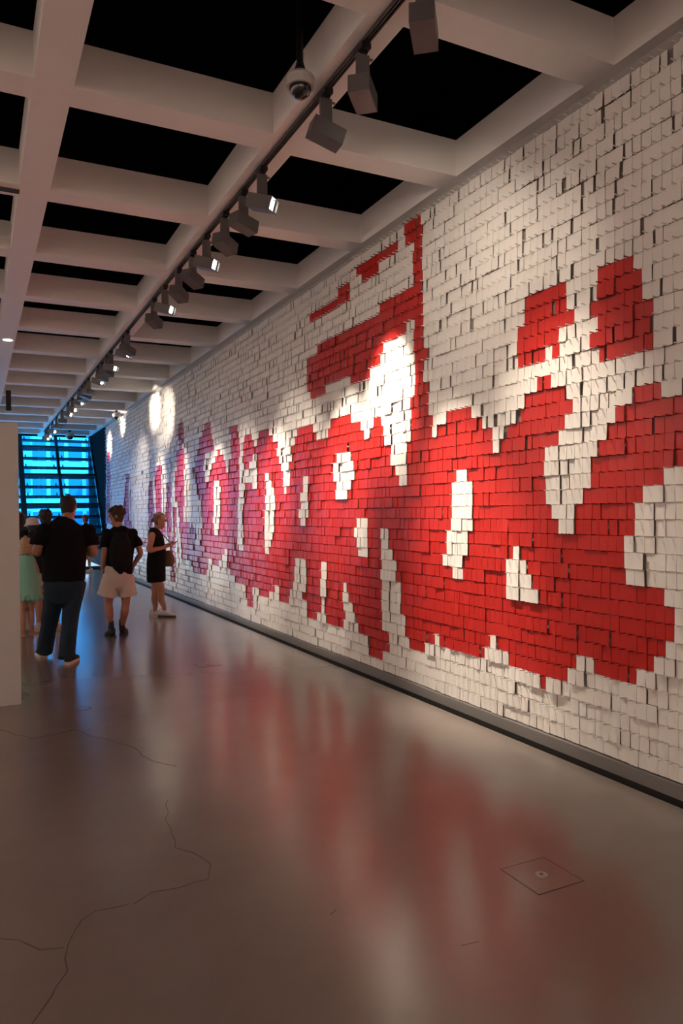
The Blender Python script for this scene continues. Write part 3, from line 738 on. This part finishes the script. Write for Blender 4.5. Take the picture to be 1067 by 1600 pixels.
# jeans
bm = bmesh.new()
tube(bm, *spl([lp(99.5, 900), lp(100, 915), lp(101, 932)], [(.20, .15), (.215, .16), (.18, .13)]), n=20)
for hp_, kn, an in ((hipL, knL, anL), (hipR, knR, anR)):
    tube(bm, *spl([hp_+Vector((0, 0, .03)), hp_.lerp(kn, .5), kn, kn.lerp(an, .5), an+Vector((0, -.01, -.035))], [.118, .108, .090, .084, .088]), cap=.2)
fuse('jeans', bm, .009, M_jean, man, 2, .007, 7)
shoe(man, (anL.x-.01, anL.y-.07), (anL.x-.07, anL.y+.2), M_shoe_b, M_sole, 1.08)
shoe(man, (anR.x-.0, anR.y-.08), (anR.x+.10, anR.y+.17), M_shoe_b, M_sole, 1.08)
# hair: cap over back and top
def hair_cap(parent, c, rot, s, m, grow=1.1, lo=-.30, front=.035, wr=.006, extra=None, voxel=.006):
    bm = bmesh.new(); hh = .235*s
    P, R_ = head_rings(s); P, R_ = spl(P, R_, 3)
    Q, S_ = [], []
    for p, r in zip(P, R_):
        zz = p.z/hh
        if zz < lo: continue
        k = max(0., min(1., (zz+.12)/.5)); dep = front*(1-k)       # lower rings pull back behind the ears
        Q.append(p+Vector((0, -dep*s*.9, 0))); S_.append((r[0]*grow, max(.02, r[1]*grow-dep*s*.75)))
    Q.append(Q[-1]+Vector((0, 0, .008*s))); S_.append((S_[-1][0]*.8, S_[-1][1]*.8))
    tube(bm, Q, S_, (1, 0, 0), 20)
    if extra: extra(bm, s, hh)
    bmesh.ops.transform(bm, matrix=Matrix.Translation(Vector(c)) @ rot.to_matrix().to_4x4(), verts=bm.verts[:])
    return fuse('hair', bm, voxel, m, parent, 1, wr, 28)
hair_cap(man, hc, hrot, 1.04, HM, 1.05, -.22, .05, .003)

# ------------------------------ boy with a small black backpack, pale shorts
o = Vector((1.615, 9.78, 0)); rz = D(-9.5)
boy = thing('person', 'boy with tousled brown hair, black t-shirt, small backpack and pale beige shorts', 'person', o, rz)
L_ = locframe(o, rz)
def lp(u, v, dy=0): return L_(pw(u, v, 9.78)) + Vector((0, dy, 0))
hc = lp(182, 806, .0); hrot = rotq(82, -6); nk = lp(185, 822)
shL, shR = lp(166, 833), lp(207, 833); elL, elR = lp(163, 866, -.02), lp(219.5, 864, -.03)
wrL, wrR = lp(160, 889, .05), lp(209, 884, .05)
hipL, hipR = lp(174, 902), lp(196, 902); knL, knR = lp(169.5, 945, .04), lp(196.5, 945, .02)
anL, anR = lp(173.5, 983), lp(190.5, 980, .08); anL.z = .09; anR.z = .09
bm = bmesh.new()
add_head(bm, hc, hrot, .98)
tube(bm, [nk+Vector((0, -.01, -.05)), hc+Vector((.015, -.01, -.07))], [.052, .048])
tube(bm, *spl([lp(186, 898), lp(186, 878), lp(186.5, 855), lp(187, 836), nk+Vector((0, 0, -.03))], [(.14, .10), (.13, .10), (.145, .10), (.15, .085), (.05, .05)]))
for sh, el, wr_, sd in ((shL, elL, wrL, 1), (shR, elR, wrR, -1)):
    tube(bm, *spl([sh, sh.lerp(el, .5), el, el.lerp(wr_, .4), wr_], [.046, .041, .036, .035, .024]))
    hand(bm, wr_, Vector((sd*.15, .25, -1)), (sd*.9, 0, 0), (0, 1, 0), .92, .25)
for hp_, kn, an in ((hipL, knL, anL), (hipR, knR, anR)):
    tube(bm, *spl([hp_, hp_.lerp(kn, .5), kn+Vector((0, 0, .02)), kn.lerp(an, .33)+Vector((0, -.02, 0)), kn.lerp(an, .7), an], [.085, .072, .052, .054, .040, .032]))
    tube(bm, [an+Vector((0, -.02, -.04)), an+Vector((0, .12, -.055))], [.03, .025])
fuse('body', bm, .0075, SK1, boy, 2)
head_add_eyes(boy, hc, hrot, .98)
bm = bmesh.new()
tube(bm, *spl([lp(186, 897), lp(186, 885), lp(187, 862), lp(187.5, 845), lp(187, 832), lp(186.5, 822)],
     [(.165, .12), (.168, .125), (.175, .125), (.185, .115), (.175, .10), (.065, .06)]), n=22, cap=.12)
for sh, el in ((shL, elL), (shR, elR)):
    tube(bm, *spl([sh+Vector((math.copysign(.05, -1 if sh is shR else 1), 0, -.02)), sh.lerp(el, .35), sh.lerp(el, .62)], [.062, .068, .072]), cap=.3); ell(bm, sh+Vector((0, 0, .0)), (.068, .066, .062))
fuse('t_shirt', bm, .0085, M_tee, boy, 3, .007, 7)
bm = bmesh.new()
tube(bm, *spl([lp(188.5, 893, -.13), lp(188.5, 884, -.145), lp(188.5, 866, -.15), lp(188.5, 846, -.14), lp(188.5, 834, -.11)], [(.035, .03), (.105, .045), (.140, .055), (.125, .050), (.08, .03)]), n=18)
bp_ = fuse('backpack', bm, .008, mat('backpack_nylon', (.007, .007, .009), .75, spec=.2), boy, 3, .006, 9)
bm = bmesh.new()
for sx in (-.075, .075): tube(bm, *spl([lp(189, 838, -.13)+Vector((sx, 0, 0)), lp(189, 829, -.06)+Vector((sx*1.1, 0, .012)), lp(189, 836, .10)+Vector((sx*1.2, 0, 0)), lp(189, 862, .13)+Vector((sx*1.3, 0, 0))], [(.018, .006)]*4), side=(1, 0, 0))
fuse('strap', bm, .005, MATS['backpack_nylon'], bp_, 1)
bm = bmesh.new()
tube(bm, *spl([lp(184, 886), lp(184, 900), lp(184, 910)], [(.160, .12), (.175, .13), (.16, .12)]), n=20)
for hp_, kn, e in ((hipL, knL, lp(166, 931, .02)), (hipR, knR, lp(199.5, 930, .02))):
    tube(bm, *spl([hp_+Vector((0, 0, .02)), hp_.lerp(e, .5), e], [.105, .115, .125]), n=18, cap=.06)
fuse('shorts', bm, .0085, M_shorts, boy, 2, .007, 7)
for an in (anL, anR):
    bm = bmesh.new(); tube(bm, [an+Vector((0, 0, -.03)), an+Vector((0, 0, .09))], [.038, .038]); fuse('sock', bm, .007, M_shoe_b, boy, 1)
shoe(boy, (anL.x+.03, anL.y-.10), (anL.x-.05, anL.y+.15), M_shoe_b, M_shoe_b, 1.02)
shoe(boy, (anR.x+.0, anR.y-.07), (anR.x+.04, anR.y+.18), M_shoe_b, M_shoe_b, 1.02)
def tousle(bm, s, hh):
    r2 = random.Random(3)
    for k in range(46):
        a = r2.uniform(0, 2*math.pi); z = r2.uniform(-.02, .5)
        rr = (1-(max(0, z-.1)/.5)**2)**.5
        x, y = math.cos(a)*.082*rr, math.sin(a)*.100*rr-.008
        if y > .03 and z < .27: continue
        ell(bm, (x*s, y*s, z*hh+.006), (.022*s, .022*s, .018*s))
hair_cap(boy, hc, hrot, .98, HB, 1.12, -.16, .02, .008, tousle)

# ------------------------------ woman in sleeveless black dress, in profile, holding a phone
o = Vector((2.50, 11.25, 0)); rz = D(-(90+12.5+12))
wom = thing('person', 'woman in sleeveless black dress and white sneakers standing side-on by the mural', 'person', o, rz)
L_ = locframe(o, rz)
def lw(u, v, dx=0):     # image position at the woman's distance, dx moves towards her right (the viewer) 
    return L_(pw(u, v, 11.25)) + Vector((dx, 0, 0))
hc = lw(249.5, 813); hrot = rotq(8, -6); s = .95
nk = lw(243.5, 826)
shN, shF = lw(241, 836, .15), lw(243, 836, -.15); elN, elF = lw(237.5, 859, .20), lw(242, 860, -.18)
wrN, wrF = lw(262, 854, .12), lw(264, 850, -.08)
bm = bmesh.new(); add_head(bm, hc, hrot, s)
tube(bm, [nk+Vector((0, 0, -.05)), hc+Vector((0, -.035, -.06))], [.048, .045])
tube(bm, *spl([lw(244, 905), lw(244, 880), lw(244, 858), lw(243, 840), nk+Vector((0, 0, -.02))], [(.14, .11), (.13, .10), (.13, .10), (.14, .085), (.045, .045)]))
for sh, el, wr_, sd in ((shN, elN, wrN, -1), (shF, elF, wrF, 1)):
    tube(bm, *spl([sh, sh.lerp(el, .5), el, el.lerp(wr_, .4), wr_], [.052, .048, .038, .036, .023]))
    hand(bm, wr_, Vector((sd*.25, .95, .18)), (0, .1, 1), (sd, 0, .1), .88, .5)
ftN, ftF = lw(258, 960, .02), lw(241.5, 958, -.05); ftN.z = ftF.z = .09
hN, hF = lw(247, 905, .08), lw(243, 905, -.08); kN, kF = lw(252.5, 927, .05), lw(241.5, 928, -.07)
for hp_, kn, an in ((hN, kN, ftN), (hF, kF, ftF)):
    tube(bm, *spl([hp_, kn+Vector((0, 0, .06)), kn, kn.lerp(an, .3)+Vector((0, -.018, 0)), kn.lerp(an, .7), an+Vector((0, -.01, 0))], [.078, .062, .052, .054, .038, .031]))
    tube(bm, [an+Vector((0, -.02, -.04)), an+Vector((0, .12, -.055))], [.03, .025])
fuse('body', bm, .0075, SK3, wom, 2)
head_add_eyes(wom, hc, hrot, s)
bm = bmesh.new()
tube(bm, *spl([lw(244.5, 908), lw(244, 895), lw(244, 875), lw(245, 855), lw(243, 840), lw(241.5, 829), lw(242, 825)],
   [(.165, .135), (.175, .140), (.165, .140), (.155, .125), (.175, .110), (.12, .075), (.065, .055)]), n=22, cap=.1)
fuse('dress', bm, .008, M_tee, wom, 3, .007, 7)
def bun(bm, s, hh):
    ell(bm, (0, -.115*s, -.05*hh), (.032*s, .028*s, .032*s))
hair_cap(wom, hc, hrot, s, HW, 1.07, -.28, .055, .003, bun)
bm = bmesh.new(); hh = .235*s
for sd in (-1, 1):
    for k in range(14):
        a0, a1 = 2*math.pi*k/14, 2*math.pi*(k+1)/14
        cyl(bm, (sd*.033*s+.026*s*math.cos(a0), .100*s, .03*hh+.017*s*math.sin(a0)), (sd*.033*s+.026*s*math.cos(a1), .100*s, .03*hh+.017*s*math.sin(a1)), .0028*s, n=6)
    cyl(bm, (sd*.058*s, .098*s, .04*hh), (sd*.078*s, -.01*s, .05*hh), .0025*s, n=6)
bmesh.ops.transform(bm, matrix=Matrix.Translation(hc) @ hrot.to_matrix().to_4x4(), verts=bm.verts[:])
link('glasses', bm_mesh('glasses', bm), M_black, wom)
for an in (ftN, ftF):
    shoe(wom, (an.x, an.y-.09), (an.x+(.05 if an is ftN else -.02), an.y+.17), M_shoe_w, mat('dark_sole', (.03, .03, .03), .6) if an is ftN else M_shoe_w, .98)
bm = bmesh.new(); cyl(bm, wrN-Vector((0, .03, .0)), wrN-Vector((0, .018, .0)), .031, n=16); link('bracelet', bm_mesh('bracelet', bm), mat('pale_metal', (.8, .75, .6), .3, metal=.6), wom)
# phone and handbag are things of their own
ph = thing('phone', 'dark phone held flat in the hands of the woman in the black dress', 'phone', (0, 0, 0))
Mw = Matrix.Translation(o) @ Matrix.Rotation(rz, 4, 'Z')
pp = (wrN+wrF)/2+Vector((0, .10, .045)); ph.matrix_world = Mw @ Matrix.Translation(pp) @ Matrix.Rotation(D(18), 4, 'X')
box('case', (-.075, .075, -.038, .038, -.005, .004), mat('phone_case', (.28, .10, .08), .4), ph, bevel=.003)
box('screen', (-.070, .070, -.034, .034, .0042, .0052), mat('phone_screen', (.02, .02, .025), .1), ph)
hb = thing('handbag', 'brown leather handbag hanging at the side of the woman in the black dress', 'bag', (0, 0, 0))
M_bag = mat('brown_leather', (.16, .085, .035), .55)
hbp = lw(260.5, 871, -.12); hb.matrix_world = Mw @ Matrix.Translation(hbp)
bm = bmesh.new(); tube(bm, *spl([(0, 0, -.10), (0, 0, -.03), (0, 0, .08)], [(.055, .095), (.05, .10), (.025, .055)]), n=18); fuse('pouch', bm, .007, M_bag, hb, 2, .004, 10)
bm = bmesh.new(); a = Vector((0, .04, .09)); b = Mw.inverted() @ (Mw @ (shF+Vector((0, .02, .05)))) - hbp
tube(bm, *spl([a, a.lerp(b, .5)+Vector((-.03, .05, 0)), b], [(.004, .010)]*3), n=8); fuse('strap', bm, .0045, M_bag, hb, 0)

# ------------------------------ girl in mint dress
o = Vector((.60, 10.37, 0)); rz = D(-2)
girl = thing('person', 'small blonde girl from behind in a mint green dress and sandals', 'person', o, rz)
L_ = locframe(o, rz)
def lp(u, v, dy=0): return L_(pw(u, v, 10.37)) + Vector((0, dy, 0))
hc = lp(40, 851); hrot = rotq(10, -6); s = .86
bm = bmesh.new(); add_head(bm, hc, hrot, s)
tube(bm, [lp(41, 872), hc+Vector((0, -.01, -.05))], [.035, .035])
shL, shR = lp(31, 874), lp(51, 873); elL, elR = lp(28, 891, -.01), lp(58, 890, -.02); wrL, wrR = lp(30, 905, .06), lp(60, 905, .07)
tube(bm, *spl([lp(42, 925), lp(42, 900), lp(42, 880), lp(41, 870)], [(.10, .08), (.095, .075), (.10, .07), (.04, .04)]))
for sh, el, wr_, sd in ((shL, elL, wrL, 1), (shR, elR, wrR, -1)):
    tube(bm, *spl([sh, sh.lerp(el, .5), el, el.lerp(wr_, .4), wr_], [.032, .030, .027, .025, .018]))
    hand(bm, wr_, Vector((-sd*.05, .4, -.9)), (sd, 0, 0), (0, .9, .4), .72, .4)
fL, fR = lp(36, 990), lp(50, 989, .03); fL.z = fR.z = .06
for hp_, an in ((lp(37, 925), fL), (lp(48, 925), fR)):
    kn = hp_.lerp(an, .5)+Vector((0, .01, 0))
    tube(bm, *spl([hp_, hp_.lerp(kn, .6), kn, kn.lerp(an, .35)+Vector((0, -.012, 0)), kn.lerp(an, .75), an], [.062, .052, .040, .040, .029, .024]))
    tube(bm, [an+Vector((0, -.025, -.035)), an+Vector((0, .11, -.042))], [.024, .021])
fuse('body', bm, .007, SK2, girl, 2)
bm = bmesh.new()
tube(bm, *spl([lp(46, 929), lp(46, 918), lp(45, 905), lp(43, 890), lp(42, 877), lp(42, 867)], [(.148, .12), (.138, .115), (.13, .105), (.118, .09), (.108, .075), (.07, .055)]), n=22)
dr = fuse('dress', bm, .007, M_mint, girl, 2, .006, 9)
bm = bmesh.new()     # gathered hem
n = 72; c0 = lp(46, 929); rings = []
for z, a, b, am in ((.012, .135, .11, .0), (-.01, .150, .125, .006), (-.035, .160, .135, .011), (-.065, .168, .142, .014), (-.065, .160, .134, .014), (-.01, .140, .115, .006)):
    rings.append([bm.verts.new(c0+Vector(((a+am*math.sin(k*2*math.pi*18/n))*math.cos(2*math.pi*k/n), (b+am*math.sin(k*2*math.pi*18/n))*math.sin(2*math.pi*k/n), z+.006*math.sin(k*.9)))) for k in range(n)])
for A, B in zip(rings, rings[1:]):
    for k in range(n): bm.faces.new((A[k], A[(k+1) % n], B[(k+1) % n], B[k]))
bmesh.ops.recalc_face_normals(bm, faces=bm.faces[:])
link('ruffle', bm_mesh('ruffle', bm, True), M_mint, dr)
for f in (fL, fR):
    bm = bmesh.new(); h0 = Vector((f.x, f.y-.05, 0)); tube(bm, [h0+Vector((0, 0, .008)), h0+Vector((0, .09, .008)), h0+Vector((.005, .18, .008))], [(.030, .008), (.030, .008), (.036, .008)], n=14)
    for y in (.02, .13): tube(bm, [h0+Vector((-.034, y, .01)), h0+Vector((0, y+.01, .052)), h0+Vector((.034, y, .01))], [.006]*3, side=(0, 1, 0), n=8)
    fuse('sandal', bm, .0045, mat('pale_sandal', (.62, .45, .36), .5), girl, 1)
def bob(bm, s, hh):
    r2 = random.Random(5)
    for k in range(30):
        a = math.pi*(1.0+k/29) + r2.gauss(0, .05)
        x, y = math.cos(a)*.072, math.sin(a)*.080+.0
        z0 = .25*hh; z1 = -.60*hh+r2.uniform(-.02, .03)
        tube(bm, *spl([(x*s*.95, y*s, z0), (x*s*1.12, y*s*1.1, -.1*hh), (x*s*1.16+r2.gauss(0, .004), y*s*1.05, -.42*hh), (x*s*1.0+r2.gauss(0, .008), y*s*.95, z1)], [.016*s, .016*s, .015*s, .008*s], 2), n=7)
hair_cap(girl, hc, hrot, s, HG, 1.08, -.2, .03, .004, bob, .0055)

# ------------------------------ simpler figures behind them
def figure(name_label, X, Y, H, facing, skin, hairm, top, bottom, hair='short', legs='trousers', hat=None, shoe_m=M_shoe_b, stride=.0, bag=False, legshift=(0, 0), group=None, face=0):
    t = thing('person', name_label, 'person', (X, Y, 0), D(facing), group); k = H/1.70
    def q(x, y, z): return Vector((x*k, y*k, z*k))
    hc = q(0, .02, 1.585); hrot = rotq(face, -6)
    bm = bmesh.new(); add_head(bm, hc, hrot, .98*k)
    tube(bm, [q(0, 0, 1.40), hc+q(0, -.02, -.07)], [.05*k, .047*k])
    tube(bm, *spl([q(0, 0, .88), q(0, 0, 1.05), q(0, 0, 1.25), q(0, 0, 1.36), q(0, 0, 1.43)], [(.15*k, .10*k), (.125*k, .09*k), (.15*k, .10*k), (.16*k, .08*k), (.05*k, .05*k)]))
    for sd in (-1, 1):
        sh, el, wr_ = q(sd*.175, 0, 1.36), q(sd*.225, -.03, 1.08), q(sd*.13, .20, 1.06)
        tube(bm, *spl([sh, sh.lerp(el, .5), el, el.lerp(wr_, .4), wr_], [.045*k, .040*k, .035*k, .033*k, .023*k]))
        hand(bm, wr_, Vector((-sd*.35, .9, .1)), (-sd*.5, 0, -.7), (0, 0, 1), .9*k, .5)
        lx = legshift[0 if sd < 0 else 1]
        hp_, kn, an = q(sd*.085, 0, .90), q(sd*.10+lx*.5, sd*stride*.5, .49), q(sd*.11+lx, sd*stride, .09)
        tube(bm, *spl([hp_, hp_.lerp(kn, .5), kn, kn.lerp(an, .35)+q(0, -.02, 0), kn.lerp(an, .72), an], [.082*k, .068*k, .052*k, .054*k, .038*k, .031*k]))
        tube(bm, [an+q(0, -.02, -.04), an+q(0, .12, -.055)], [.03*k, .025*k])
        shoe(t, (an.x, an.y-.08*k), (an.x+sd*.02, an.y+.17*k), shoe_m, M_sole if shoe_m is not M_shoe_b else M_shoe_b, k)
    fuse('body', bm, .010, skin, t, 2)
    bm = bmesh.new()
    tube(bm, *spl([q(0, 0, .86), q(0, 0, 1.0), q(0, 0, 1.2), q(0, 0, 1.34), q(0, 0, 1.42)], [(.185*k, .13*k), (.175*k, .13*k), (.185*k, .13*k), (.185*k, .105*k), (.075*k, .065*k)]), n=20)
    for sd in (-1, 1):
        sh, el = q(sd*.165, 0, 1.36), q(sd*.225, -.03, 1.08); tube(bm, [sh, sh.lerp(el, .3), sh.lerp(el, .6)], [.065*k, .064*k, .066*k])
    fuse('t_shirt', bm, .010, top, t, 3, .006, 7)
    bm = bmesh.new(); tube(bm, *spl([q(0, 0, .98), q(0, 0, .90), q(0, 0, .83)], [(.155*k, .115*k), (.18*k, .13*k), (.15*k, .12*k)]), n=18)
    end = {'trousers': .95, 'shorts': .55}[legs]
    for sd in (-1, 1):
        lx = legshift[0 if sd < 0 else 1]
        hp_, kn, an = q(sd*.085, 0, .90), q(sd*.10+lx*.5, sd*stride*.5, .49), q(sd*.11+lx, sd*stride, .09)
        if legs == 'trousers': tube(bm, *spl([hp_, hp_.lerp(kn, .5), kn, kn.lerp(an, .5), an], [.10*k, .09*k, .075*k, .07*k, .07*k]))
        else: tube(bm, *spl([hp_, hp_.lerp(kn, .35), hp_.lerp(kn, .62)], [.10*k, .105*k, .11*k]), cap=.1)
    fuse(legs, bm, .010, bottom, t, 2, .005, 7)
    def longh(bm, s, hh):
        r2 = random.Random(int(X*100))
        for j in range(26):
            a = math.pi*(.95+1.1*j/25); x, y = math.cos(a)*.082, math.sin(a)*.09
            tube(bm, [(x*s, y*s, .25*hh), (x*s*1.15, y*s*1.1, -.15*hh), (x*s*1.2, y*s*1.1, -.55*hh), (x*s*1.05, y*s, -.95*hh+r2.uniform(-.03, .03))], [.018*s, .02*s, .018*s, .01*s], n=7)
    hair_cap(t, hc, hrot, .98*k, hairm, 1.12, -.2, .03, .007, longh if hair == 'long' else (tousle if hair == 'full' else None), .0075)
    if hat:
        bm = bmesh.new(); n = 32; prof = [(.125, .02), (.13, .0), (.098, .045), (.092, .10), (.080, .128), (.04, .135), (.001, .136)]
        prof = [(.100, .040), (.132, -.005), (.136, -.005), (.104, .045), (.097, .10), (.084, .126), (.045, .136), (.001, .137)]
        rings = [[bm.verts.new(((r)*math.cos(2*math.pi*j/n)*k, r*1.08*math.sin(2*math.pi*j/n)*k, z*k)) for j in range(n)] for r, z in prof]
        for A, B in zip(rings, rings[1:]):
            for j in range(n): bm.faces.new((A[j], A[(j+1) % n], B[(j+1) % n], B[j]))
        bmesh.ops.transform(bm, matrix=Matrix.Translation(hc+Vector((0, -.005, .015))) @ hrot.to_matrix().to_4x4(), verts=bm.verts[:])
        bmesh.ops.recalc_face_normals(bm, faces=bm.faces[:])
        link('bucket_hat', bm_mesh('bucket_hat', bm, True), hat, t)
    return t
M_hat = mat('pale_hat', (.70, .60, .52), .85)
M_dk = mat('dark_cotton', (.014, .013, .016), .9, spec=.15)
figure('person in a pale bucket hat and dark top behind the blonde girl', .77, 11.85, 1.50, 8, SK2, HD, M_dk, M_dk, hair='full', hat=M_hat)
figure('person with full dark hair standing left of the pale bucket hat', .60, 12.35, 1.62, -15, SK2, HD, M_dk, M_jean, hair='long')
figure('person with dark curly hair half hidden by the man in the black t-shirt', .86, 10.75, 1.63, 0, SK2, HD, M_dk, M_shorts, hair='full', legs='shorts', shoe_m=M_shoe_w, legshift=(0, .03))
figure('distant figure in dark clothes with bare legs walking near the window', 2.70, 21.0, 1.56, 60, SK1, HD, M_dk, M_dk, hair='short', legs='shorts', shoe_m=M_shoe_w, stride=.16)
